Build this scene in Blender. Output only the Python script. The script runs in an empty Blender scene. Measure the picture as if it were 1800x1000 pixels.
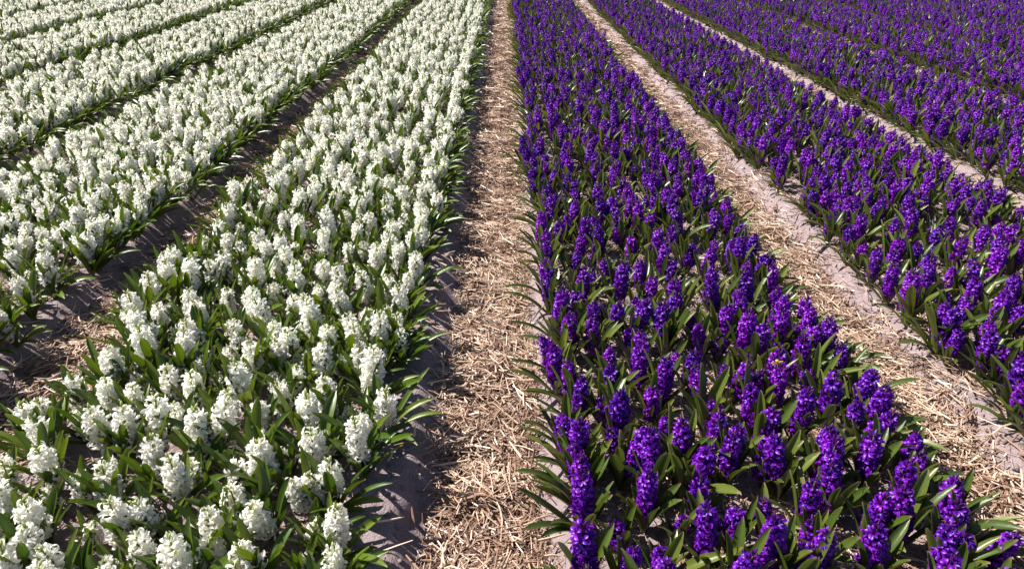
import bpy, math, random
import numpy as np
from mathutils import Matrix, Vector, Euler

R = math.radians
rnd = random.Random(7)
rng = np.random.default_rng(7)
sc = bpy.context.scene
C = sc.collection

# ------------------------------------------------------------------ camera, sky, sun, exposure
FOC = 1200.0                       # focal length in pixels of an 1800 px wide frame
PITCH = math.atan(643.0 / FOC)
YAW = -0.0095
CAM_H = 1.5
cam_d = bpy.data.cameras.new('camera')
cam_d.sensor_width = 36.0
cam_d.lens = 36.0 * FOC / 1800.0
cam_d.clip_start = 0.02
cam_d.clip_end = 2000.0
cam = bpy.data.objects.new('camera', cam_d)
C.objects.link(cam)
cam.location = (0, 0, CAM_H)
cam.rotation_euler = (math.pi / 2 - PITCH, 0, YAW)
sc.camera = cam

SUN_EL = R(50)
SUN_AZ = R(-76)                    # from +Y, towards -X : light comes from the far left
sun_dir = Vector((math.sin(SUN_AZ) * math.cos(SUN_EL), math.cos(SUN_AZ) * math.cos(SUN_EL), math.sin(SUN_EL)))
w = bpy.data.worlds.new('World')
sc.world = w
w.use_nodes = True
nt = w.node_tree
bg = nt.nodes['Background']
sky = nt.nodes.new('ShaderNodeTexSky')
sky.sky_type = 'NISHITA'
sky.sun_disc = False
sky.sun_elevation = SUN_EL
sky.sun_rotation = SUN_AZ % (2 * math.pi)
nt.links.new(sky.outputs[0], bg.inputs[0])
bg.inputs[1].default_value = 0.05
sd = bpy.data.lights.new('sun', 'SUN')
sd.energy = 5.0
sd.angle = R(0.53)
sd.color = (1.0, 0.95, 0.88)
so = bpy.data.objects.new('sun', sd)
C.objects.link(so)
so.rotation_euler = (-sun_dir).to_track_quat('-Z', 'Y').to_euler()
so.location = (-5, 0, 8)
sc.view_settings.view_transform = 'Standard'
sc.view_settings.look = 'None'
sc.view_settings.exposure = 1.18
sc.view_settings.gamma = 1.0
sc.view_settings.use_curve_mapping = False
sc.cycles.use_denoising = True
sc.cycles.denoiser = 'OPENIMAGEDENOISE'
sc.cycles.denoising_input_passes = 'RGB_ALBEDO_NORMAL'
sc.cycles.max_bounces = 8
sc.cycles.diffuse_bounces = 6
sc.cycles.glossy_bounces = 2
sc.cycles.transmission_bounces = 3
sc.cycles.caustics_reflective = False
sc.cycles.caustics_refractive = False
sc.cycles.sample_clamp_indirect = 4.0

# projection helpers (pixels of the 1800 x 1000 photograph), used to measure where plants stand
CM = Euler((math.pi / 2 - PITCH, 0, YAW)).to_matrix()
CMn = np.array(CM)
def unproject(px, py, z):
    d = CM @ Vector(((px - 900) / FOC, (500 - py) / FOC, -1.0))
    t = (z - CAM_H) / d.z
    return d.x * t, d.y * t
def project(x, y, z):
    p = np.stack([np.asarray(x, float), np.asarray(y, float), np.asarray(z, float) - CAM_H], -1) @ CMn
    dep = -p[..., 2]
    dep = np.where(dep < 1e-3, 1e-3, dep)
    return 900 + FOC * p[..., 0] / dep, 500 - FOC * p[..., 1] / dep, -p[..., 2]

# ------------------------------------------------------------------ layout of the field
# beds: index 0, 1, ... to the right (purple), -1, -2, ... to the left (white)
def bed_c(b): return 0.69 + 1.5 * b if b >= 0 else -0.945 - 1.55 * (-b - 1)
def row_step(b): return 0.156 if b >= 0 else 0.168
# paths: index 0 is the middle one
def path_c(k): return -0.065 if k == 0 else (1.41 + 1.5 * (k - 1) if k > 0 else -1.72 - 1.55 * (-k - 1))
def path_h(k): return 0.165 if k == 0 else 0.16
PC = np.array([path_c(k) for k in range(-12, 13)]); PH = np.array([path_h(k) for k in range(-12, 13)])
PATH_Z = -0.085
FAR = 24.0
def vnoise(x, y, seed=0):
    """smooth value noise in -1..1, vectorised"""
    x = np.asarray(x, float); y = np.asarray(y, float)
    xi = np.floor(x).astype(np.int64); yi = np.floor(y).astype(np.int64)
    xf = x - xi; yf = y - yi
    def h(a, b):
        n = (a * 374761393 + b * 668265263 + seed * 982451653) & 0x7fffffff
        n = ((n ^ (n >> 13)) * 1274126177) & 0x7fffffff
        n = n ^ (n >> 16)
        return (n & 0xffff) / 32767.5 - 1
    u = xf * xf * (3 - 2 * xf); v = yf * yf * (3 - 2 * yf)
    return (h(xi, yi) * (1 - u) + h(xi + 1, yi) * u) * (1 - v) + (h(xi, yi + 1) * (1 - u) + h(xi + 1, yi + 1) * u) * v
def path_dist(x):
    """distance outside the nearest path's floor (negative on it)"""
    x = np.asarray(x, float)
    d = np.full(x.shape, 9.0)
    for c, h in zip(PC, PH): d = np.minimum(d, np.abs(x - c) - h)
    return d
def pathness(x, y):
    d = path_dist(x) + 0.022 * vnoise(np.asarray(x) * 3, np.asarray(y) * 5, 5) + 0.012 * vnoise(np.asarray(x) * 9, np.asarray(y) * 14, 6)
    return np.clip((0.01 - d) / 0.05, 0, 1)
def ground_z(x, y):
    x = np.asarray(x, float); y = np.asarray(y, float)
    edge = 0.014 * vnoise(x * 2, y * 2.3, 1) + 0.020 * vnoise(x * 5, y * 6.5, 2) + 0.012 * vnoise(x * 14, y * 16, 18)
    d = path_dist(x) + edge
    t = np.clip((d + 0.03) / 0.13, 0, 1)
    t = t * t * (3 - 2 * t)
    z = PATH_Z * (1 - t)
    z += 0.007 * vnoise(x * 12, y * 12, 3) + 0.005 * vnoise(x * 27, y * 25, 4) + 0.003 * vnoise(x * 55, y * 50, 14)
    z += 0.008 * vnoise(x * 4, y * 4, 8)
    return z
def bed_of(x):
    """0 = first bed right of the middle path, -1 = first bed left of it"""
    return min(range(-9, 10), key=lambda b: abs(x - bed_c(b)))

# ------------------------------------------------------------------ materials
def new_mat(name):
    m = bpy.data.materials.new(name)
    m.use_nodes = True
    n = m.node_tree
    n.nodes.clear()
    out = n.nodes.new('ShaderNodeOutputMaterial')
    return m, n, out
def nd(n, kind, **kw):
    o = n.nodes.new(kind)
    for k, v in kw.items():
        if k == 'ins':
            for a, b in v.items():
                if isinstance(b, bpy.types.NodeSocket): n.links.new(b, o.inputs[a])
                else: o.inputs[a].default_value = b
        else: setattr(o, k, v)
    return o
def ramp(n, fac, stops):
    r = n.nodes.new('ShaderNodeValToRGB')
    el = r.color_ramp.elements
    while len(el) < len(stops): el.new(0.5)
    for e, (p, c) in zip(el, stops):
        e.position = p; e.color = (c[0], c[1], c[2], 1)
    n.links.new(fac, r.inputs[0])
    return r.outputs[0]
def mixc(n, fac, a, b, mode='MIX'):
    m = nd(n, 'ShaderNodeMix', data_type='RGBA', blend_type=mode)
    for s, v in ((0, fac), (6, a), (7, b)):
        if isinstance(v, bpy.types.NodeSocket): n.links.new(v, m.inputs[s])
        else: m.inputs[s].default_value = v if s == 0 else (v[0], v[1], v[2], 1)
    return m.outputs[2]

def petal_material(name, stops, rough, spec, transl):
    m, n, out = new_mat(name)
    at = nd(n, 'ShaderNodeAttribute', attribute_name='tint')
    oi = nd(n, 'ShaderNodeObjectInfo')
    col = ramp(n, at.outputs['Fac'], stops)
    geo = nd(n, 'ShaderNodeNewGeometry')
    hs = nd(n, 'ShaderNodeHueSaturation', ins={'Color': col})
    mr = nd(n, 'ShaderNodeMapRange', ins={0: oi.outputs['Random'], 3: 0.8, 4: 1.15})
    n.links.new(mr.outputs[0], hs.inputs['Value'])
    if name.startswith('white'): mr.inputs[3].default_value, mr.inputs[4].default_value = 0.95, 1.04
    mh = nd(n, 'ShaderNodeMapRange', ins={0: geo.outputs['Random Per Island'], 3: 0.487, 4: 0.512})
    ho = nd(n, 'ShaderNodeMapRange', ins={0: oi.outputs['Random'], 3: -0.012, 4: 0.020})
    ha = nd(n, 'ShaderNodeMath', operation='ADD', ins={0: mh.outputs[0], 1: ho.outputs[0]})
    n.links.new(ha.outputs[0], hs.inputs['Hue'])
    p = nd(n, 'ShaderNodeBsdfPrincipled', ins={'Base Color': hs.outputs[0], 'Roughness': rough, 'Specular IOR Level': spec})
    t = nd(n, 'ShaderNodeBsdfTranslucent', ins={'Color': hs.outputs[0]})
    mx = nd(n, 'ShaderNodeMixShader', ins={0: transl, 1: p.outputs[0], 2: t.outputs[0]})
    n.links.new(mx.outputs[0], out.inputs[0])
    return m
# tint: 0 green/stalk end ... 1 petal edge
M_WHITE = petal_material('white_petal', [(0.0, (0.20, 0.27, 0.05)), (0.2, (0.55, 0.58, 0.22)), (0.33, (0.90, 0.87, 0.74)), (0.6, (0.95, 0.93, 0.88)), (1.0, (0.96, 0.94, 0.89))], 0.5, 0.3, 0.5)
M_PURPLE = petal_material('purple_petal', [(0.0, (0.045, 0.045, 0.03)), (0.2, (0.08, 0.008, 0.15)), (0.45, (0.11, 0.003, 0.32)), (0.78, (0.19, 0.007, 0.47)), (1.0, (0.36, 0.045, 0.66))], 0.40, 0.5, 0.35)

def leaf_material(name, base, light, tip):
    m, n, out = new_mat(name)
    uv = nd(n, 'ShaderNodeAttribute', attribute_name='lv')      # x across, y along, z random
    sep = nd(n, 'ShaderNodeSeparateXYZ', ins={0: uv.outputs['Vector']})
    oi = nd(n, 'ShaderNodeObjectInfo')
    mp = nd(n, 'ShaderNodeCombineXYZ')
    sx = nd(n, 'ShaderNodeMath', operation='MULTIPLY', ins={0: sep.outputs[0], 1: 26.0})
    sy = nd(n, 'ShaderNodeMath', operation='MULTIPLY_ADD', ins={0: sep.outputs[1], 1: 3.0, 2: oi.outputs['Random']})
    n.links.new(sx.outputs[0], mp.inputs[0]); n.links.new(sy.outputs[0], mp.inputs[1]); n.links.new(sep.outputs[2], mp.inputs[2])
    ns = nd(n, 'ShaderNodeTexNoise', ins={'Vector': mp.outputs[0], 'Scale': 1.0, 'Detail': 3.0})
    col = ramp(n, ns.outputs[0], [(0.3, base), (0.72, light)])
    big = nd(n, 'ShaderNodeTexNoise', ins={'Scale': 14.0, 'Detail': 2.0})
    col = mixc(n, big.outputs[0], col, light)
    tf = nd(n, 'ShaderNodeMapRange', ins={0: sep.outputs[1], 1: 0.93, 2: 1.0, 3: 0.0, 4: 0.75})
    col = mixc(n, tf.outputs[0], col, tip)
    bf = nd(n, 'ShaderNodeMapRange', ins={0: sep.outputs[1], 1: 0.0, 2: 0.16, 3: 0.7, 4: 0.0})
    col = mixc(n, bf.outputs[0], col, (0.30, 0.32, 0.16))
    hs = nd(n, 'ShaderNodeHueSaturation', ins={'Color': col})
    add = nd(n, 'ShaderNodeMath', operation='ADD', ins={0: oi.outputs['Random'], 1: sep.outputs[2]})
    fr = nd(n, 'ShaderNodeMath', operation='FRACT', ins={0: add.outputs[0]})
    mr = nd(n, 'ShaderNodeMapRange', ins={0: fr.outputs[0], 3: 0.65, 4: 1.3})
    mh = nd(n, 'ShaderNodeMapRange', ins={0: fr.outputs[0], 3: 0.52, 4: 0.475})
    n.links.new(mr.outputs[0], hs.inputs['Value']); n.links.new(mh.outputs[0], hs.inputs['Hue'])
    bp = nd(n, 'ShaderNodeBump', ins={'Strength': 0.25, 'Distance': 0.002, 'Height': ns.outputs[0]})
    p = nd(n, 'ShaderNodeBsdfPrincipled', ins={'Base Color': hs.outputs[0], 'Roughness': 0.31, 'Specular IOR Level': 0.55, 'Normal': bp.outputs[0]})
    tc = mixc(n, 1.0, hs.outputs[0], (1.5, 1.5, 0.5), 'MULTIPLY')
    t = nd(n, 'ShaderNodeBsdfTranslucent', ins={'Color': tc})
    mx = nd(n, 'ShaderNodeMixShader', ins={0: 0.22, 1: p.outputs[0], 2: t.outputs[0]})
    n.links.new(mx.outputs[0], out.inputs[0])
    return m
M_LEAF_W = leaf_material('leaf_green', (0.014, 0.046, 0.006), (0.082, 0.135, 0.010), (0.16, 0.17, 0.05))
M_LEAF_P = leaf_material('leaf_green_dull', (0.015, 0.044, 0.009), (0.090, 0.122, 0.018), (0.26, 0.17, 0.13))

def stalk_material(name, col):
    m, n, out = new_mat(name)
    ns = nd(n, 'ShaderNodeTexNoise', ins={'Scale': 60.0})
    c = ramp(n, ns.outputs[0], [(0.3, [v * 0.75 for v in col]), (0.7, [v * 1.2 for v in col])])
    p = nd(n, 'ShaderNodeBsdfPrincipled', ins={'Base Color': c, 'Roughness': 0.5})
    n.links.new(p.outputs[0], out.inputs[0])
    return m
M_STALK_W = stalk_material('stalk_green', (0.10, 0.16, 0.03))
M_STALK_P = stalk_material('stalk_dark', (0.07, 0.06, 0.05))
M_YELLOW = stalk_material('yellow_petal', (0.80, 0.58, 0.12))

def ground_material():
    m, n, out = new_mat('soil_and_litter')
    at = nd(n, 'ShaderNodeAttribute', attribute_name='litter')
    tc = nd(n, 'ShaderNodeTexCoord')
    n1 = nd(n, 'ShaderNodeTexNoise', ins={'Vector': tc.outputs['Object'], 'Scale': 5.0, 'Detail': 6.0, 'Roughness': 0.65})
    n2 = nd(n, 'ShaderNodeTexNoise', ins={'Vector': tc.outputs['Object'], 'Scale': 160.0, 'Detail': 4.0, 'Roughness': 0.7})
    n3 = nd(n, 'ShaderNodeTexNoise', ins={'Vector': tc.outputs['Object'], 'Scale': 34.0, 'Detail': 5.0, 'Roughness': 0.6})
    soil = ramp(n, n1.outputs[0], [(0.3, (0.235, 0.182, 0.20)), (0.7, (0.33, 0.262, 0.28))])
    soil = mixc(n, 0.5, soil, ramp(n, n2.outputs[0], [(0.35, (0.17, 0.125, 0.13)), (0.65, (0.38, 0.305, 0.30))]))
    # litter: short crossing fibres
    mpa = nd(n, 'ShaderNodeMapping', ins={'Vector': tc.outputs['Object'], 'Scale': (30, 170, 40), 'Rotation': (0, 0, 0.5)})
    mpb = nd(n, 'ShaderNodeMapping', ins={'Vector': tc.outputs['Object'], 'Scale': (34, 190, 40), 'Rotation': (0, 0, -0.9)})
    la = nd(n, 'ShaderNodeTexNoise', ins={'Vector': mpa.outputs[0], 'Scale': 1.0, 'Detail': 3.0})
    lb = nd(n, 'ShaderNodeTexNoise', ins={'Vector': mpb.outputs[0], 'Scale': 1.0, 'Detail': 3.0})
    lm = nd(n, 'ShaderNodeMath', operation='MAXIMUM', ins={0: la.outputs[0], 1: lb.outputs[0]})
    lit = ramp(n, lm.outputs[0], [(0.42, (0.10, 0.055, 0.035)), (0.56, (0.34, 0.22, 0.14)), (0.72, (0.62, 0.47, 0.33))])
    col = mixc(n, at.outputs['Fac'], soil, lit)
    h = nd(n, 'ShaderNodeMath', operation='MULTIPLY_ADD', ins={0: n2.outputs[0], 1: 0.4, 2: n3.outputs[0]})
    b = nd(n, 'ShaderNodeBump', ins={'Strength': 1.0, 'Distance': 0.02, 'Height': h.outputs[0]})
    b2 = nd(n, 'ShaderNodeBump', ins={'Strength': at.outputs['Fac'], 'Distance': 0.012, 'Height': lm.outputs[0], 'Normal': b.outputs[0]})
    p = nd(n, 'ShaderNodeBsdfPrincipled', ins={'Base Color': col, 'Roughness': 0.9, 'Specular IOR Level': 0.2, 'Normal': b2.outputs[0]})
    n.links.new(p.outputs[0], out.inputs[0])
    return m
M_GROUND = ground_material()

def straw_material():
    m, n, out = new_mat('dry_straw')
    at = nd(n, 'ShaderNodeAttribute', attribute_name='tint')
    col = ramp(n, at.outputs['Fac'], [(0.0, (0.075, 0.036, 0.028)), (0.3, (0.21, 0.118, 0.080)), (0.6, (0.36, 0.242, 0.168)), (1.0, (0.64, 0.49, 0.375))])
    p = nd(n, 'ShaderNodeBsdfPrincipled', ins={'Base Color': col, 'Roughness': 0.42, 'Specular IOR Level': 0.55})
    n.links.new(p.outputs[0], out.inputs[0])
    return m
M_STRAW = straw_material()

# ------------------------------------------------------------------ mesh helpers
class MB:
    """collects vertices, faces and per-vertex attributes; build() makes ONE mesh"""
    def __init__(s): s.v = []; s.f = []; s.t = []; s.l = []; s.m = []
    def add(s, v, f, t=None, l=None, mat=0):
        o = len(s.v)
        s.v += v; s.f += [tuple(i + o for i in q) for q in f]
        s.t += t if t is not None else [0.5] * len(v)
        s.l += l if l is not None else [(0, 0, 0)] * len(v)
        s.m += [mat] * len(f)
    def merge(s, o, M, mat=None):
        s.add([tuple(M @ Vector(v)) for v in o.v], o.f, list(o.t), list(o.l))
        s.m[-len(o.f):] = [mat] * len(o.f) if mat is not None else list(o.m)
    def build(s, name, mats):
        me = bpy.data.meshes.new(name)
        me.from_pydata([tuple(v) for v in s.v], [], s.f)
        a = me.attributes.new('tint', 'FLOAT', 'POINT'); a.data.foreach_set('value', s.t)
        a = me.attributes.new('lv', 'FLOAT_VECTOR', 'POINT'); a.data.foreach_set('vector', [c for q in s.l for c in q])
        for m in (mats if isinstance(mats, (list, tuple)) else [mats]): me.materials.append(m)
        me.polygons.foreach_set('use_smooth', [True] * len(s.f))
        me.polygons.foreach_set('material_index', s.m)
        me.update()
        return me

def leaf_mb(rg, L, W, tilt, bend, twist=0.0, wav=0.0):
    """strap leaf rising from the origin and leaning towards +X"""
    mb = MB(); N = 9
    x = z = 0.0; a = tilt; rid = rg.random()
    side = 0.0
    vs, ls, ts = [], [], []
    for i in range(N + 1):
        t = i / N
        wd = W * (0.55 + 0.45 * math.sin(min(1, t * 1.5) * math.pi / 2)) if t < 0.62 else W * math.sqrt(max(0, 1 - ((t - 0.62) / 0.385) ** 2.3))
        wd = max(wd, W * 0.05)
        if i:
            a = tilt + bend * (t ** 1.6)
            x += math.sin(a) * L / N; z += math.cos(a) * L / N
            side += wav * math.sin(t * 5.0 + rid * 6) * L / N
        nx, nz = -math.cos(a), math.sin(a)          # points to the inner (upper) face
        tw = twist * t
        cup = 0.42 * wd * (1.0 - 0.5 * t) + 0.002
        if t > 0.9: cup *= 1.3
        for u in (-1.0, -0.5, 0.0, 0.5, 1.0):
            off = u * wd * 0.5
            up = cup * (u * u) * 0.9
            oy = off * math.cos(tw) - up * math.sin(tw)
            ou = off * math.sin(tw) + up * math.cos(tw)
            vs.append((x + nx * ou, oy + side, z + nz * ou))
            ls.append((u * 0.5 + 0.5, t, rid)); ts.append(t)
    fs = []
    for i in range(N):
        for k in range(4):
            a0 = i * 5 + k
            fs.append((a0, a0 + 1, a0 + 6, a0 + 5))
    mb.add(vs, fs, ts, ls)
    return mb

def stalk_mb(H, r, lean=0.0, n=6, segs=4):
    mb = MB(); vs = []; fs = []
    for i in range(segs + 1):
        t = i / segs
        cx = lean * t * t * H
        for k in range(n):
            a = 2 * math.pi * k / n
            rr = r * (1.0 - 0.35 * t)
            vs.append((cx + rr * math.cos(a), rr * math.sin(a), t * H))
    for i in range(segs):
        for k in range(n):
            fs.append((i * n + k, i * n + (k + 1) % n, (i + 1) * n + (k + 1) % n, (i + 1) * n + k))
    vs.append((lean * H, 0, H * 1.02)); top = len(vs) - 1
    for k in range(n): fs.append((segs * n + k, segs * n + (k + 1) % n, top))
    mb.add(vs, fs, [0.0] * len(vs))
    return mb

def floret_mb(rg, size, kind, curl=1.0, openness=1.0, greenish=0.0):
    """one bell: tube along +X, six recurved petals"""
    mb = MB()
    tube = 0.011 * size
    r0, r1 = 0.0024 * size, 0.0052 * size
    vs, fs, ts = [], [], []
    n = 6
    for (xx, rr, tt) in ((0.0, r0 * 0.7, 0.15), (tube * 0.55, r1 * 1.05, 0.38), (tube, r1, 0.5)):
        for k in range(n):
            a = 2 * math.pi * k / n
            vs.append((xx, rr * math.cos(a), rr * math.sin(a))); ts.append(tt * (1 - greenish * 0.6))
    for i in range(2):
        for k in range(n):
            fs.append((i * n + k, i * n + (k + 1) % n, (i + 1) * n + (k + 1) % n, (i + 1) * n + k))
    mb.add(vs, fs, ts)
    W = (0.0064 if kind == 'white' else 0.0062) * size
    PL = (0.0200 if kind == 'white' else 0.0165) * size * openness
    for k in range(6):
        a = 2 * math.pi * (k + 0.5) / 6 + rg.uniform(-0.12, 0.12)
        l = PL * rg.uniform(0.85, 1.15)
        ang = 0.35 + (0.25 if k % 2 else 0.0) + rg.uniform(-0.15, 0.15)   # from +X outwards
        end = ang + ((2.2 if kind == 'white' else 2.5) * curl) * rg.uniform(0.75, 1.2)
        x = tube * 0.95; r = r1 * 0.85
        sgm = 5; vs, fs, ts = [], [], []
        ca, sa = math.cos(a), math.sin(a)
        tw = rg.uniform(-0.35, 0.35)
        for i in range(sgm + 1):
            t = i / sgm
            if i:
                g = ang + (end - ang) * (t ** 1.5)
                x += math.cos(g) * l / sgm; r += math.sin(g) * l / sgm
            g = ang + (end - ang) * (t ** 1.5)
            wd = W * (0.75 + 0.4 * math.sin(t * math.pi * 0.8)) * (1.0 if t < 0.75 else 0.8 if t < 0.95 else 0.25)
            for u in (-1, 0, 1):
                off = u * wd * 0.5
                lift = -0.28 * wd * (1 - abs(u)) + u * tw * wd * t
                # normal of petal in the x-r plane
                px = x - math.sin(g) * lift * -1; pr = r + math.cos(g) * lift * -1
                vs.append((px, pr * ca - off * sa, pr * sa + off * ca))
                tt = (0.55 + 0.45 * t) if u else (0.42 + 0.25 * t)
                ts.append(tt * (1 - greenish * 0.75))
        for i in range(sgm):
            for q in range(2):
                b = i * 3 + q
                fs.append((b, b + 1, b + 4, b + 3))
        mb.add(vs, fs, ts)
    return mb

def bud_mb(size):
    mb = MB(); vs, fs, ts = [], [], []
    n = 5
    prof = ((0, 0.0012, 0.02), (0.004, 0.0026, 0.08), (0.009, 0.0024, 0.2), (0.013, 0.0008, 0.32))
    for (xx, rr, tt) in prof:
        for k in range(n):
            a = 2 * math.pi * k / n
            vs.append((xx * size, rr * size * math.cos(a), rr * size * math.sin(a))); ts.append(tt)
    for i in range(3):
        for k in range(n):
            fs.append((i * n + k, i * n + (k + 1) % n, (i + 1) * n + (k + 1) % n, (i + 1) * n + k))
    mb.add(vs, fs, ts)
    return mb

FLORETS = {}
for kind in ('white', 'purple'):
    rg = random.Random(11 if kind == 'white' else 12)
    FLORETS[kind] = [floret_mb(rg, 1.0, kind, curl=rg.uniform(0.75, 1.25), openness=rg.uniform(0.85, 1.1)) for _ in range(7)]
    FLORETS[kind] += [floret_mb(rg, 1.0, kind, curl=0.45, openness=0.8, greenish=0.45) for _ in range(2)]   # 7, 8: half open
    FLORETS[kind].append(bud_mb(1.0))                                                                     # 9: bud

def spike_layout(rg, kind, H, dens):
    """list of (floret index, matrix) around a spike whose foot is at the origin"""
    out = []
    z = 0.004
    ga = rg.uniform(0, 6.28)
    n = int((34 if kind == 'white' else 46) * dens * H / 0.12)
    for i in range(n):
        t = i / (n - 1)
        zz = H * (t ** 0.95)
        ga += 2.39996 + rg.uniform(-0.25, 0.25)
        if t < 0.93 and rg.random() < (0.10 if kind == 'white' else 0.05): continue
        if t > 0.93: k, sz, el = 9, rg.uniform(0.8, 1.2), R(rg.uniform(45, 80))
        elif t > 0.84: k, sz, el = rg.choice((7, 8, 9)), rg.uniform(0.65, 0.85), R(rg.uniform(25, 55))
        else:
            k = rg.randrange(7); sz = rg.uniform(0.92, 1.15) * (1.06 - 0.22 * t)
            el = R(-16 + 44 * t + rg.uniform(-14, 14))
        M = Matrix.Translation((0, 0, zz)) @ Matrix.Rotation(ga, 4, 'Z') @ Matrix.Rotation(-el, 4, 'Y') @ \
            Matrix.Translation((0.003 + rg.uniform(0, 0.003), 0, 0)) @ Matrix.Rotation(rg.uniform(0, 6.28), 4, 'X') @ Matrix.Scale(sz * (1.36 if kind == 'white' else 1.28), 4)
        out.append((k, M))
    return out

class Spike: pass
SPIKES = {}
for kind in ('white', 'purple'):
    rg = random.Random(21 if kind == 'white' else 22)
    SPIKES[kind] = []
    for i in range(20):
        s = Spike()
        s.H = rg.uniform(0.095, 0.145) if i < 16 else rg.uniform(0.06, 0.085)
        s.layout = spike_layout(rg, kind, s.H, rg.uniform(0.88, 1.1) if i % 4 else rg.uniform(0.55, 0.75))
        s.rachis = stalk_mb(s.H, 0.0036, 0.0, n=5, segs=3)
        s.mb = MB()
        s.mb.merge(s.rachis, Matrix.Identity(4), 1)
        for k, M in s.layout: s.mb.merge(FLORETS[kind][k], M, 0)
        SPIKES[kind].append(s)

rg = random.Random(31)
LEAVES_IN = [leaf_mb(rg, rg.uniform(0.15, 0.225), rg.uniform(0.021, 0.031), R(rg.uniform(4, 24)), R(rg.uniform(5, 42)), rg.uniform(-0.7, 0.7), rg.uniform(-0.12, 0.12)) for _ in range(18)]
LEAVES_OUT = [leaf_mb(rg, rg.uniform(0.16, 0.24), rg.uniform(0.020, 0.030), R(rg.uniform(28, 52)), R(rg.uniform(8, 58)), rg.uniform(-0.6, 0.6), rg.uniform(-0.1, 0.1)) for _ in range(12)]

MATS = {'white': (M_WHITE, M_STALK_W, M_LEAF_W), 'purple': (M_PURPLE, M_STALK_P, M_LEAF_P)}

# ------------------------------------------------------------------ ground
def axis_x():
    a = list(np.arange(-5.0, 5.0, 0.016))
    b = list(np.arange(5.0, 15.5, 0.045))
    return np.array([-q for q in reversed(b)] + a[1:] + b)
def axis_y():
    y = [-1.2]; s = 0.016
    while y[-1] < FAR + 2:
        s = 0.05 if y[-1] < 0.2 else max(0.016, 0.0085 * y[-1])
        y.append(y[-1] + s)
    return np.array(y)
gx, gy = axis_x(), axis_y()
X, Y = np.meshgrid(gx, gy)
Z = ground_z(X, Y)
nx_, ny_ = len(gx), len(gy)
co = np.stack([X, Y, Z], -1).reshape(-1, 3)
idx = np.arange(nx_ * ny_).reshape(ny_, nx_)
quads = np.stack([idx[:-1, :-1], idx[:-1, 1:], idx[1:, 1:], idx[1:, :-1]], -1).reshape(-1, 4)
def mesh_np(name, co, quads, smooth=True):
    me = bpy.data.meshes.new(name)
    me.vertices.add(len(co)); me.vertices.foreach_set('co', co.astype(np.float32).ravel())
    me.loops.add(quads.size); me.loops.foreach_set('vertex_index', quads.astype(np.int32).ravel())
    me.polygons.add(len(quads)); me.polygons.foreach_set('loop_start', np.arange(len(quads), dtype=np.int32) * quads.shape[1])
    me.polygons.foreach_set('use_smooth', np.full(len(quads), smooth))
    me.update(calc_edges=True); me.validate()
    return me
gm = mesh_np('soil', co, quads)
a = gm.attributes.new('litter', 'FLOAT', 'POINT')
lit = pathness(X, Y) * 0.95 + 0.12 * np.clip(vnoise(X * 7, Y * 7, 9), 0, 1)
a.data.foreach_set('value', np.clip(lit, 0, 1).astype(np.float32).ravel())
gm.materials.append(M_GROUND)
ground = bpy.data.objects.new('field_soil', gm); C.objects.link(ground)
ground['kind'] = 'structure'
ground['label'] = 'pale sandy soil of the raised flower beds and paths'
# flat land beyond the modelled beds, a little lower
fm = bpy.data.meshes.new('far_ground')
fm.from_pydata([(-600, -600, -0.16), (600, -600, -0.16), (600, 600, -0.16), (-600, 600, -0.16)], [], [(0, 1, 2, 3)])
fm.materials.append(M_GROUND)
fo = bpy.data.objects.new('surrounding_ground', fm); C.objects.link(fo)
fo['kind'] = 'structure'
fo['label'] = 'bare flat land around the flower field'

# ------------------------------------------------------------------ where the plants stand
# flower spike centres measured on the photograph's plan (first white bed, second white bed, purple beds)
W_PTS = """129,668 176,690 84,712 50,727 141,721 227,694 207,639 185,646 68,760 79,800 178,745 211,756 263,752 259,805 301,721
293,668 319,622 336,678 231,590 257,620 268,591 345,635 343,767 343,590 400,620 437,628 483,617 507,606 540,620 562,639 573,600
430,675 496,686 512,661 573,686 628,628 644,653 615,590 666,604 668,703 388,708 373,747 455,730 448,763 532,732 547,774 633,738
628,778 699,589 481,584 404,587 141,833 185,846 3,825 11,875 55,905 308,839 213,912 268,901 33,973 119,978 249,971 308,996 4,996
419,813 457,809 483,808 415,872 468,883 378,912 532,839 558,846 582,840 446,967 580,930 573,987 364,960
387,404 398,431 356,428 338,453 294,470 316,464 371,468 391,461 429,435 420,393 448,387 459,415 475,437 470,466 424,475 444,486
464,510 497,387 519,404 495,433 510,450 530,461 519,494 299,494 325,494 323,530 391,512 259,514 239,547 281,552 233,571 268,582
356,554 341,582 409,574 437,534 484,547 481,576 510,525 532,532 583,402 566,428 625,406 612,433 634,431 649,393 678,433 691,409
737,393 742,413 718,428 700,448 729,464 656,455 647,494 603,483 581,466 691,499 711,486 561,514 588,516 616,525 557,563 678,549
707,534 647,556 616,574 667,585 698,569 572,587
123,416 168,408 193,399 76,472 39,508 20,553 28,452 78,413 87,436 140,385 14,402"""
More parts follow.
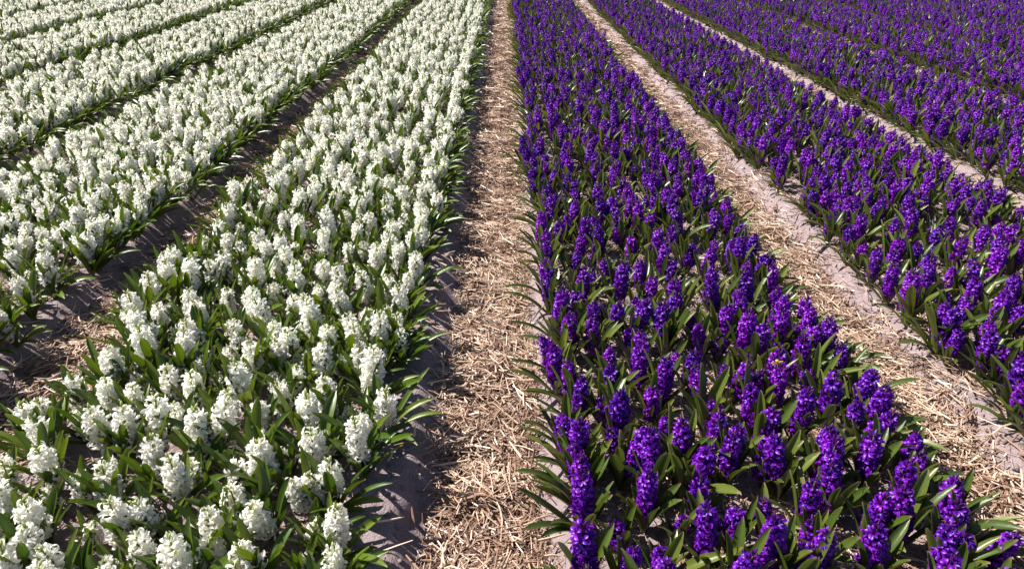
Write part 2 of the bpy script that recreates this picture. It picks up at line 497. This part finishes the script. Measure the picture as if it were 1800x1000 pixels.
P_PTS = """1004,580 1048,582 1114,582 1173,580 1237,586 1268,582 1308,589 978,633 982,604 1006,655 1070,628 1123,617 1125,644 1213,641
1165,666 1077,661 1019,690 1063,694 1090,723 995,727 993,753 1151,703 1167,736 1237,677 1248,714 1292,661 1257,749 1198,771 1286,771
1096,771 1019,773 1326,602 1379,580 1397,593 1412,569 1416,619 1460,600 1482,628 1346,648 1324,672 1366,674 1434,659 1513,657
1460,692 1513,688 1328,714 1408,723 1344,747 1540,707 1504,727 1537,736 1529,765 1445,769 1619,776 1019,802 1030,837 1033,872
1096,793 1154,817 1140,864 1198,789 1206,822 1231,859 1283,793 1299,908 1255,945 1035,960 1105,978 1169,967 1297,982 1355,800
1381,815 1452,791 1458,820 1474,853 1535,804 1423,870 1438,923 1443,960 1537,894 1608,809 1599,846 1599,894 1366,971 1408,991
1544,976 1680,868 1663,954 1733,943 1720,903 1678,993
952,402 966,426 964,450 968,476 966,500 980,546 994,392 986,408 1018,424 1008,456 1020,496 1018,524 1004,572 1028,398 1056,396
1056,418 1066,458 1086,492 1096,396 1112,424 1044,556 1080,546 1114,560 1136,390 1158,406 1150,428 1130,474 1148,504 1162,544
1174,570 1184,466 1196,392 1194,412 1164,452 1196,512 1210,436 1224,550 1246,392 1254,424 1280,384 1294,410 1280,436 1240,460
1296,452 1320,432 1250,492 1306,476 1332,460 1344,464 1266,512 1320,510 1276,536 1296,550 1354,492 1364,516 1356,540 1412,550
1382,570 1270,572
1464,384 1491,378 1484,413 1539,378 1517,397 1521,424 1572,400 1543,452 1563,483 1570,433 1585,419 1585,452 1609,397 1612,435
1645,419 1623,468 1609,514 1629,492 1660,523 1614,558 1656,565 1682,437 1689,400 1673,483 1693,488 1713,485 1717,512 1691,547
1713,459 1728,426 1755,448 1755,470 1748,400 1783,415 1790,448 1755,545 1781,558 1786,510 1746,571 1661,582 1744,580 1746,604
1770,615 1792,661 1784,690"""
ZC = 0.145
plants = []          # dict(kind, x, y, bed, hand)
def hand(txt, kind):
    for q in txt.split():
        px, py = map(float, q.split(','))
        x, y = unproject(px, py, ZC)
        b = bed_of(x)
        if kind == 'white': b = min(b, -1)
        else: b = max(b, 0)
        c = bed_c(b); hw = 0.51 if b >= 0 else 0.545
        x = min(max(x, c - hw), c + hw)
        plants.append(dict(kind=kind, x=x, y=y, bed=b, hand=True))
hand(W_PTS, 'white'); hand(P_PTS, 'purple')
hp = np.array([(p['x'], p['y']) for p in plants])
NR = 7
# small late plants in the gaps between the full ones
for _ in range(9000):
    b = rnd.choice((-2, -1, -1, 0, 0, 1))
    x = bed_c(b) + rnd.uniform(-0.47, 0.47); y = rnd.uniform(0.7, 4.2)
    px, py, dp = project(x, y, ZC)
    if not (-8 < px < 1815 and py < 1004 and py > (386 if b == -1 else 384 if b == 0 else 372 if b == 1 else 445)): continue
    if np.min((hp[:, 0] - x) ** 2 + (hp[:, 1] - y) ** 2) < (0.082 if b < 0 else 0.10) ** 2: continue
    hp = np.vstack([hp, (x, y)])
    plants.append(dict(kind='white' if b < 0 else 'purple', x=x, y=y, bed=b, hand=True, small=True))
for b in range(-8, 9):
    kind = 'white' if b < 0 else 'purple'
    c = bed_c(b)
    for j in range(NR):
        xr = c + (j - 3) * row_step(b)
        y = 0.15 + rnd.random() * 0.08
        while y < FAR:
            y += (0.068 if kind == 'white' else 0.070) * rnd.uniform(0.72, 1.32)
            x = xr + rnd.gauss(0, 0.026)
            yy = y + rnd.gauss(0, 0.01)
            if rnd.random() < 0.03 + 0.25 * (vnoise(x * 2.3, yy * 1.6, 33) > 0.72): continue
            px, py, dp = project(x, yy, ZC)
            if dp < 0.2: continue
            if not (-520 < px < 2320 and -95 < py < 1500): continue
            # the measured zone is already planted
            inside = -8 < px < 1815 and py < 1004
            if inside and ((b == -1 and py > 386) or (b == 0 and py > 384) or (b == 1 and py > 372)): continue
            if inside and b == -2 and py > 445: continue
            if yy < 6 and len(hp) and np.min((hp[:, 0] - x) ** 2 + (hp[:, 1] - yy) ** 2) < 0.055 ** 2: continue
            plants.append(dict(kind=kind, x=x, y=yy, bed=b, hand=False))

for p in plants:
    p['u'] = (p['x'] - bed_c(p['bed'])) * (1.0 if p['bed'] >= 0 else 0.94)
    p['row'] = min(6, max(0, round((p['x'] - bed_c(p['bed'])) / row_step(p['bed'])) + 3))
    p['z'] = float(ground_z(p['x'], p['y'])) - 0.004
    px, py, dp = project(p['x'], p['y'], ZC)
    p['px'], p['py'], p['d'] = float(px), float(py), float(dp)
    p['size'] = rnd.uniform(0.84, 1.12)
    p['spike'] = rnd.randrange(16) if rnd.random() < 0.86 else 16 + rnd.randrange(4)
    p['rz'] = rnd.uniform(0, 6.283)
    if p.get('small'): p['size'] = rnd.uniform(0.68, 0.8); p['spike'] = 16 + rnd.randrange(4)
    # plants at the bed's rim lean out a little; all nod slightly
    p['tx'] = rnd.gauss(0, 0.10)
    p['ty'] = rnd.gauss(0, 0.10) + (0.05 if p['u'] > 0.4 else -0.05 if p['u'] < -0.4 else 0)
    p['seen'] = -45 < p['px'] < 1845 and -20 < p['py'] < 1060
chosen = {}
for kind in ('white', 'purple'):
    s = sorted([p for p in plants if p['kind'] == kind and p['seen']], key=lambda p: p['d'])
    for i, p in enumerate(s[:300]): p['ind'] = i
    chosen[kind] = s[:300]

# how one plant is put together, the same for single plants and for the mass
def recipe(rg, p_kind, u, spike_i, far=False):
    leaves = []
    n = rg.choice((5, 5, 6, 6, 7)) if far else rg.choice((8, 9, 9, 10, 10, 11)) if p_kind == 'white' else rg.choice((7, 8, 8, 9, 9))
    a0 = rg.uniform(0, 6.28)
    for k in range(n):
        az = a0 + k * 2.4 + rg.uniform(-0.4, 0.4)
        leaves.append(('in', rg.randrange(len(LEAVES_IN)), az, rg.uniform(0.75, 1.15)))
    if abs(u) > 0.36:
        s = 1 if u > 0 else -1
        for k in range(rg.choice((2, 3, 3, 4)) if u > 0 or p_kind == 'white' else rg.choice((1, 2, 2, 3))):
            az = (0 if s > 0 else math.pi) + rg.gauss(0, 0.55)
            leaves.append(('out', rg.randrange(len(LEAVES_OUT)), az, rg.uniform(0.8, 1.1)))
    return leaves
STALK_H = 0.082

# ------------------------------------------------------------------ straw
def straw_mesh(x, y, z, L, W, az, el, roll, bend, tint):
    n = len(x)
    S = 3                                     # three stations, two vertices each + ridge
    ca, sa = np.cos(az), np.sin(az)
    ce, se = np.cos(el), np.sin(el)
    d = np.stack([ca * ce, sa * ce, se], -1)
    side = np.stack([-sa, ca, np.zeros(n)], -1)
    up = np.cross(d, side)
    up *= np.sign(up[:, 2:3])
    s2 = side * np.cos(roll)[:, None] + up * np.sin(roll)[:, None]
    u2 = np.cross(d, s2); u2 *= np.where(u2[:, 2:3] < 0, -1, 1)
    base = np.stack([x, y, z], -1)
    vs = []
    for k in range(S):
        t = k / (S - 1) - 0.5
        cpt = base + d * (L * t)[:, None] + side * (bend * L * (t * t * 4 - 0.5))[:, None]
        wv = (W * (0.5 if k != S - 1 else 0.32))[:, None]
        vs += [cpt - s2 * wv, cpt + u2 * wv * 0.9, cpt + s2 * wv]
    co = np.stack(vs, 1).reshape(-1, 3)       # n x 9
    o = (np.arange(n) * 9)[:, None, None]
    f = []
    for k in range(S - 1):
        b = k * 3
        f += [[b, b + 1, b + 4, b + 3], [b + 1, b + 2, b + 5, b + 4]]
    quads = (o + np.array(f)[None]).reshape(-1, 4)
    me = mesh_np('straw', co, quads, smooth=False)
    a = me.attributes.new('tint', 'FLOAT', 'POINT')
    a.data.foreach_set('value', np.repeat(tint, 9).astype(np.float32))
    me.materials.append(M_STRAW)
    return me
def heap(x, y):
    return 0.022 * vnoise(x * 7, y * 9, 12) + 0.014 * vnoise(x * 17, y * 23, 13) + 0.014
def straw_points(xa, xb, ya, yb, dens, mode):
    n = int((xb - xa) * (yb - ya) * dens)
    x = rng.uniform(xa, xb, n); y = rng.uniform(ya, yb, n)
    px, py, dp = project(x, y, 0 * x)
    keep = (dp > 0.3) & (px > -250) & (px < 2050) & (py > -70) & (py < 1300)
    if mode == 'path':
        d = path_dist(x) + 0.03 * vnoise(x * 3, y * 4, 15) + 0.02 * vnoise(x * 11, y * 13, 16)
        near = np.abs(x[:, None] - PC[None]).argmin(1)
        reach = np.where(PC[near] > 1, np.where(x < PC[near], 0.09, 0.06), 0.03)      # straw is blown up against the beds' right flanks
        keep &= rng.random(n) < np.clip((reach - d) / 0.07, 0.0, 1) + np.where(PC[near] > 1, 0.075, 0.03)
    return x[keep], y[keep]
path_names = {0: 'pale straw strewn along the middle path between white and purple flowers'}
def words_path(k):
    if k == 0: return path_names[0]
    o = ['', 'first', 'second', 'third', 'fourth', 'fifth', 'sixth', 'seventh'][abs(k)]
    return ('pale' if k > 0 else 'shaded') + ' straw on the %s path %s of the middle one, between two %s beds' % (o, 'right' if k > 0 else 'left', 'purple' if k > 0 else 'white')
def straw_obj(name, label, cat, parts, group=None):
    xs = np.concatenate([p[0] for p in parts]); ys = np.concatenate([p[1] for p in parts])
    f = np.concatenate([np.full(len(p[0]), p[2]) for p in parts]); thick = np.concatenate([np.full(len(p[0]), p[3]) for p in parts])
    n = len(xs)
    if n < 5: return
    L = (rng.gamma(3.2, 0.019, n).clip(0.012, 0.20) + 0.06 * (rng.random(n) < 0.04)) * f
    W = (0.0022 + 0.0055 * rng.random(n) ** 1.6) * f
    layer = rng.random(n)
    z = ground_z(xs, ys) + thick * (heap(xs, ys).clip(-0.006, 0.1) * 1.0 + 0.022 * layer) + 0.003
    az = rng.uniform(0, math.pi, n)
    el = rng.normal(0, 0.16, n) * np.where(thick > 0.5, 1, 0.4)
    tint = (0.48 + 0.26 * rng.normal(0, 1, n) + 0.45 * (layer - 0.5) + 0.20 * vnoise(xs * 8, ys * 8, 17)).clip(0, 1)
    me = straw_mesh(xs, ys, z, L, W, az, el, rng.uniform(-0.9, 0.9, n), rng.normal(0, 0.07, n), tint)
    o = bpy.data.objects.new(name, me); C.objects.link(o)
    o['kind'] = 'stuff'; o['label'] = label; o['category'] = cat
    if group: o['group'] = group
for k in range(-6, 8):
    cx = path_c(k)
    parts = []
    for ya, yb, dens, f in ((0.3, 3.2, 7600, 1.0), (3.2, 6.0, 4200, 1.15), (6.0, 10.0, 2400, 1.5), (10.0, 18.0, 950, 2.2)):
        if abs(k) > 3: dens *= 0.6
        x, y = straw_points(cx - 0.3, cx + 0.3, ya, yb, dens, 'path')
        parts.append((x, y, f, 1.0))
    straw_obj('straw', words_path(k), 'straw', parts, 'straw mulch on the paths')
parts = []
for b in range(-4, 6):
    c = bed_c(b)
    for ya, yb, dens, f in ((0.3, 3.4, 1300 if b < 0 else 2800, 0.8), (3.4, 7.0, 700 if b < 0 else 1500, 0.95)):
        x, y = straw_points(c - 0.5, c + 0.5, ya, yb, dens, 'bed')
        parts.append((x, y, f, 0.25))
straw_obj('straw_litter', 'sparse straw bits lying on the soil between the hyacinth stalks', 'straw', parts)

# crumbs and small clods of dry sand on beds and banks
n = 42000
x = rng.uniform(-3.2, 4.2, n); y = 0.3 + 6.5 * rng.random(n) ** 1.5
px, py, dp = project(x, y, 0 * x)
k = (dp > 0.3) & (px > -200) & (px < 2000) & (py < 1250) & (path_dist(x) > -0.03)
x, y = x[k], y[k]; n = len(x)
rad = (0.0016 + 0.015 * rng.random(n) ** 6)
octa = np.array([(1, 0, 0), (0, 1, 0), (-1, 0, 0), (0, -1, 0), (0, 0, 0.8), (0, 0, -0.6)], float)
vv = octa[None] * rad[:, None, None] * rng.uniform(0.6, 1.4, (n, 6, 3))
th = rng.uniform(0, 6.28, n); ct, st = np.cos(th)[:, None], np.sin(th)[:, None]
vx = vv[..., 0] * ct - vv[..., 1] * st + x[:, None]; vy = vv[..., 0] * st + vv[..., 1] * ct + y[:, None]
vz = vv[..., 2] + (ground_z(x, y) + rad * 0.2)[:, None]
tri = np.array([(0, 1, 4), (1, 2, 4), (2, 3, 4), (3, 0, 4), (1, 0, 5), (2, 1, 5), (3, 2, 5), (0, 3, 5)])
tri = (np.arange(n) * 6)[:, None, None] + tri[None]
cm = mesh_np('soil_crumbs', np.stack([vx, vy, vz], -1).reshape(-1, 3), tri.reshape(-1, 3))
cm.materials.append(M_GROUND)
o = bpy.data.objects.new('soil_crumbs', cm); C.objects.link(o)
o['kind'] = 'stuff'; o['category'] = 'soil crumbs'; o['label'] = 'dry sand crumbs and small clods scattered over the beds and banks'

# ------------------------------------------------------------------ single plants
leaf_me = {}
def get_leaf(kind, grp, i):
    key = (kind, grp, i)
    if key not in leaf_me:
        leaf_me[key] = (LEAVES_IN if grp == 'in' else LEAVES_OUT)[i].build('leaf', MATS[kind][2])
    return leaf_me[key]
stalk_me = {k: stalk_mb(STALK_H, 0.0055).build('flower_stalk', MATS[k][1]) for k in MATS}
spike_me = {k: [s.mb.build('flower_spike', [MATS[k][0], MATS[k][1]]) for s in SPIKES[k]] for k in MATS}
rachis_me = {k: [s.rachis.build('flower_spike', [MATS[k][1]]) for s in SPIKES[k]] for k in MATS}
floret_me = {k: [f.build('floret' if i < 9 else 'bud', MATS[k][0]) for i, f in enumerate(FLORETS[k])] for k in MATS}

ORD = ['', '1st', '2nd', '3rd'] + ['%dth' % i for i in range(4, 21)] + ['21st', '22nd', '23rd'] + ['%dth' % i for i in range(24, 31)] + ['31st', '32nd', '33rd'] + \
      ['%dth' % i for i in range(34, 41)] + ['41st', '42nd', '43rd'] + ['%dth' % i for i in range(44, 90)]
ROWW = ['outermost', 'second', 'third', 'fourth', 'fifth', 'sixth', 'seventh']
rows = {}
for kind in chosen:
    for p in chosen[kind]: rows.setdefault((p['bed'], p['row']), []).append(p)
for (b, row), lst in rows.items():
    lst.sort(key=lambda p: p['d'])
    for i, p in enumerate(lst):
        stout = p['spike'] >= 16
        adj = 'small ' if p.get('small') else 'short ' if stout else ('tall ' if p['size'] > 1.05 else '')
        col = p['kind']
        if b == -1: rw = ROWW[6 - row]; where = '%s row left of the middle straw path' % ('first' if rw == 'outermost' else rw)
        elif b == 0: rw = ROWW[row]; where = '%s row right of the middle straw path' % ('first' if rw == 'outermost' else rw)
        else:
            o = {1: 'second', 2: 'third', 3: 'fourth', 4: 'fifth'}
            nb = o[b] if b > 0 else o[-b - 1]
            rw = ROWW[row] if b > 0 else ROWW[6 - row]
            where = '%s row of the %s %s bed' % ('innermost' if rw == 'outermost' else rw, nb, col)
        p['label'] = '%s%s hyacinth, %s from the front, %s' % (adj, col, ORD[i + 1], where)

N_FLORETS = 60
for kind in ('white', 'purple'):
    for p in chosen[kind]:
        rg = random.Random(int(p['x'] * 7919) * 31 + int(p['y'] * 10007))
        e = bpy.data.objects.new(kind + '_hyacinth', None)
        e.empty_display_size = 0.02
        C.objects.link(e)
        e.location = (p['x'], p['y'], p['z'])
        s = p['size']
        e.scale = (s, s, s)
        e['label'] = p['label']; e['category'] = 'hyacinth'
        e['group'] = kind + ' hyacinths standing in the flower beds'
        dx, dy = p['ty'], p['tx']
        TL = Matrix.Rotation(dx, 4, 'Y') @ Matrix.Rotation(-dy, 4, 'X')
        for grp, i, az, ls in recipe(rg, kind, p['u'], p['spike']):
            o = bpy.data.objects.new('leaf', get_leaf(kind, grp, i))
            C.objects.link(o); o.parent = e
            o.rotation_euler = (0, 0, az); o.scale = (ls, ls, ls)
            o.location = (0.006 * math.cos(az), 0.006 * math.sin(az), 0)
        o = bpy.data.objects.new('flower_stalk', stalk_me[kind]); C.objects.link(o); o.parent = e
        o.matrix_local = TL
        SM = TL @ Matrix.Translation((0, 0, STALK_H - 0.004)) @ Matrix.Rotation(p['rz'], 4, 'Z')
        if p['ind'] < N_FLORETS:
            o = bpy.data.objects.new('flower_spike', rachis_me[kind][p['spike']]); C.objects.link(o); o.parent = e
            o.matrix_local = SM
            for k, M in SPIKES[kind][p['spike']].layout:
                f = bpy.data.objects.new('floret' if k < 9 else 'bud', floret_me[kind][k]); C.objects.link(f); f.parent = o
                f.matrix_local = M
        else:
            o = bpy.data.objects.new('flower_spike', spike_me[kind][p['spike']]); C.objects.link(o); o.parent = e
            o.matrix_local = SM

# ------------------------------------------------------------------ the mass of plants farther back, one object per colour
def full_plant_mesh(rg, kind, u):
    mb = MB()
    sp = rg.randrange(20)
    for grp, i, az, ls in recipe(rg, kind, u, sp, True):
        src = (LEAVES_IN if grp == 'in' else LEAVES_OUT)[i]
        M = Matrix.Translation((0.006 * math.cos(az), 0.006 * math.sin(az), 0)) @ Matrix.Rotation(az, 4, 'Z') @ Matrix.Scale(ls, 4)
        mb.merge(src, M, 2)
    TL = Matrix.Rotation(rg.gauss(0, 0.05), 4, 'Y') @ Matrix.Rotation(rg.gauss(0, 0.05), 4, 'X')
    mb.merge(stalk_mb(STALK_H, 0.0055), TL, 1)
    S = SPIKES[kind][sp]
    mb.merge(S.mb, TL @ Matrix.Translation((0, 0, STALK_H - 0.004)) @ Matrix.Rotation(rg.uniform(0, 6.28), 4, 'Z'))
    return mb.build('hyacinth_' + kind, [MATS[kind][0], MATS[kind][1], MATS[kind][2]])

def gn_instances(src_coll):
    g = bpy.data.node_groups.new('scatter', 'GeometryNodeTree')
    g.interface.new_socket('Geometry', in_out='INPUT', socket_type='NodeSocketGeometry')
    g.interface.new_socket('Geometry', in_out='OUTPUT', socket_type='NodeSocketGeometry')
    gi = g.nodes.new('NodeGroupInput'); go = g.nodes.new('NodeGroupOutput')
    ci = g.nodes.new('GeometryNodeCollectionInfo')
    ci.inputs['Collection'].default_value = src_coll
    ci.inputs['Separate Children'].default_value = True
    ci.inputs['Reset Children'].default_value = True
    ip = g.nodes.new('GeometryNodeInstanceOnPoints')
    ip.inputs['Pick Instance'].default_value = True
    def attr(name, t):
        n = g.nodes.new('GeometryNodeInputNamedAttribute'); n.data_type = t; n.inputs[0].default_value = name
        return n.outputs[0]
    g.links.new(gi.outputs[0], ip.inputs['Points'])
    g.links.new(ci.outputs[0], ip.inputs['Instance'])
    g.links.new(attr('pick', 'INT'), ip.inputs['Instance Index'])
    e2r = g.nodes.new('FunctionNodeEulerToRotation')
    g.links.new(attr('rot', 'FLOAT_VECTOR'), e2r.inputs[0])
    g.links.new(e2r.outputs[0], ip.inputs['Rotation'])
    g.links.new(attr('siz', 'FLOAT'), ip.inputs['Scale'])
    g.links.new(ip.outputs[0], go.inputs[0])
    return g
for kind in ('white', 'purple'):
    rg = random.Random(77 if kind == 'white' else 78)
    col = bpy.data.collections.new('source_' + kind)
    NI, NE = 22, 8
    for i in range(NI + 2 * NE):
        u = 0.0 if i < NI else (-0.45 if i < NI + NE else 0.45)
        o = bpy.data.objects.new('source_%s_%03d' % (kind, i), full_plant_mesh(rg, kind, u))
        col.objects.link(o)
    rest = [p for p in plants if p['kind'] == kind and 'ind' not in p]
    me = bpy.data.meshes.new('mass_' + kind)
    me.from_pydata([(p['x'], p['y'], p['z']) for p in rest], [], [])
    pick, rot = [], []
    for p in rest:
        if abs(p['u']) < 0.40: pick.append(rg.randrange(NI)); rot.append((p['tx'], p['ty'], p['rz']))
        else:
            pick.append(NI + (NE if p['u'] > 0 else 0) + rg.randrange(NE)); rot.append((p['tx'], p['ty'], rg.gauss(0, 0.35)))
    a = me.attributes.new('pick', 'INT', 'POINT'); a.data.foreach_set('value', pick)
    a = me.attributes.new('siz', 'FLOAT', 'POINT'); a.data.foreach_set('value', [p['size'] for p in rest])
    a = me.attributes.new('rot', 'FLOAT_VECTOR', 'POINT'); a.data.foreach_set('vector', [c for r in rot for c in r])
    o = bpy.data.objects.new('mass_of_%s_hyacinths' % kind, me); C.objects.link(o)
    md = o.modifiers.new('scatter', 'NODES'); md.node_group = gn_instances(col)
    o['kind'] = 'stuff'; o['category'] = 'hyacinths'
    o['label'] = ('dense white hyacinths filling the beds farther back on the left' if kind == 'white'
                  else 'dense deep purple hyacinths filling the beds farther back on the right')
    print(kind, 'small', sum(1 for p in chosen[kind] if p.get('small')), 'single', len(chosen[kind]), 'mass', len(rest), 'last d', chosen[kind][-1]['d'], 'py', chosen[kind][-1]['py'])

# ------------------------------------------------------------------ the stray daffodil and the sprout on the path
def simple(name, mb, mats, parent=None):
    o = bpy.data.objects.new(name, mb.build(name, mats)); C.objects.link(o)
    if parent: o.parent = parent
    return o
dx_, dy_ = unproject(1367, 643, 0.205)
daf = bpy.data.objects.new('daffodil', None); C.objects.link(daf)
daf.location = (dx_, dy_, float(ground_z(dx_, dy_)))
daf['label'] = 'tiny yellow daffodil rising alone among the purple hyacinths'
daf['category'] = 'daffodil'
simple('flower_stalk', stalk_mb(0.205, 0.003), M_STALK_W, daf)
TQ = Matrix.Translation((0, 0, 0.205)) @ Matrix.Rotation(R(75), 4, 'Z') @ Matrix.Rotation(R(100), 4, 'Y')
rg = random.Random(5)
for k in range(6):
    l = leaf_mb(rg, 0.019, 0.009, R(70), R(25))
    l.t = [0.6] * len(l.t)
    o = simple('petal', l, M_YELLOW, daf); o.matrix_local = Matrix.Translation((0, 0, 0.205)) @ Matrix.Rotation(R(-55), 4, 'X') @ Matrix.Rotation(k * math.pi / 3, 4, 'Z') @ Matrix.Translation((0.002, 0, 0))
cup = MB(); vs = []; fs = []
for i, (zz, rr) in enumerate(((0, 0.003), (0.006, 0.0045), (0.013, 0.005), (0.016, 0.0065))):
    for k in range(10):
        a = k * math.pi / 5
        r2 = rr * (1 + (0.12 if (k % 2 and i == 3) else 0))
        vs.append((r2 * math.cos(a), r2 * math.sin(a), zz))
for i in range(3):
    for k in range(10): fs.append((i * 10 + k, i * 10 + (k + 1) % 10, i * 10 + 10 + (k + 1) % 10, i * 10 + 10 + k))
cup.add(vs, fs)
M_ORANGE = stalk_material('trumpet_yellow', (0.85, 0.45, 0.06))
o = simple('trumpet', cup, M_ORANGE, daf); o.matrix_local = Matrix.Translation((0, 0, 0.205)) @ Matrix.Rotation(R(-55), 4, 'X')
for k in range(3):
    o = simple('leaf', leaf_mb(rg, 0.19, 0.008, R(9), R(14)), M_LEAF_W, daf); o.rotation_euler = (0, 0, 1.0 + 2.2 * k)

wx, wy = unproject(158, 566, -0.05)
wd = bpy.data.objects.new('sprout', None); C.objects.link(wd)
wd.location = (wx, wy, float(ground_z(wx, wy)) + 0.004)
wd['label'] = 'single green sprout of three leaves on the straw path between the white beds'
wd['category'] = 'sprout'
for k, (az, l, tl) in enumerate(((0.2, 0.11, 62), (1.0, 0.06, 40), (3.4, 0.05, 55))):
    o = simple('leaf', leaf_mb(rg, l, 0.02, R(tl), R(18)), M_LEAF_W, wd); o.rotation_euler = (0, 0, az)
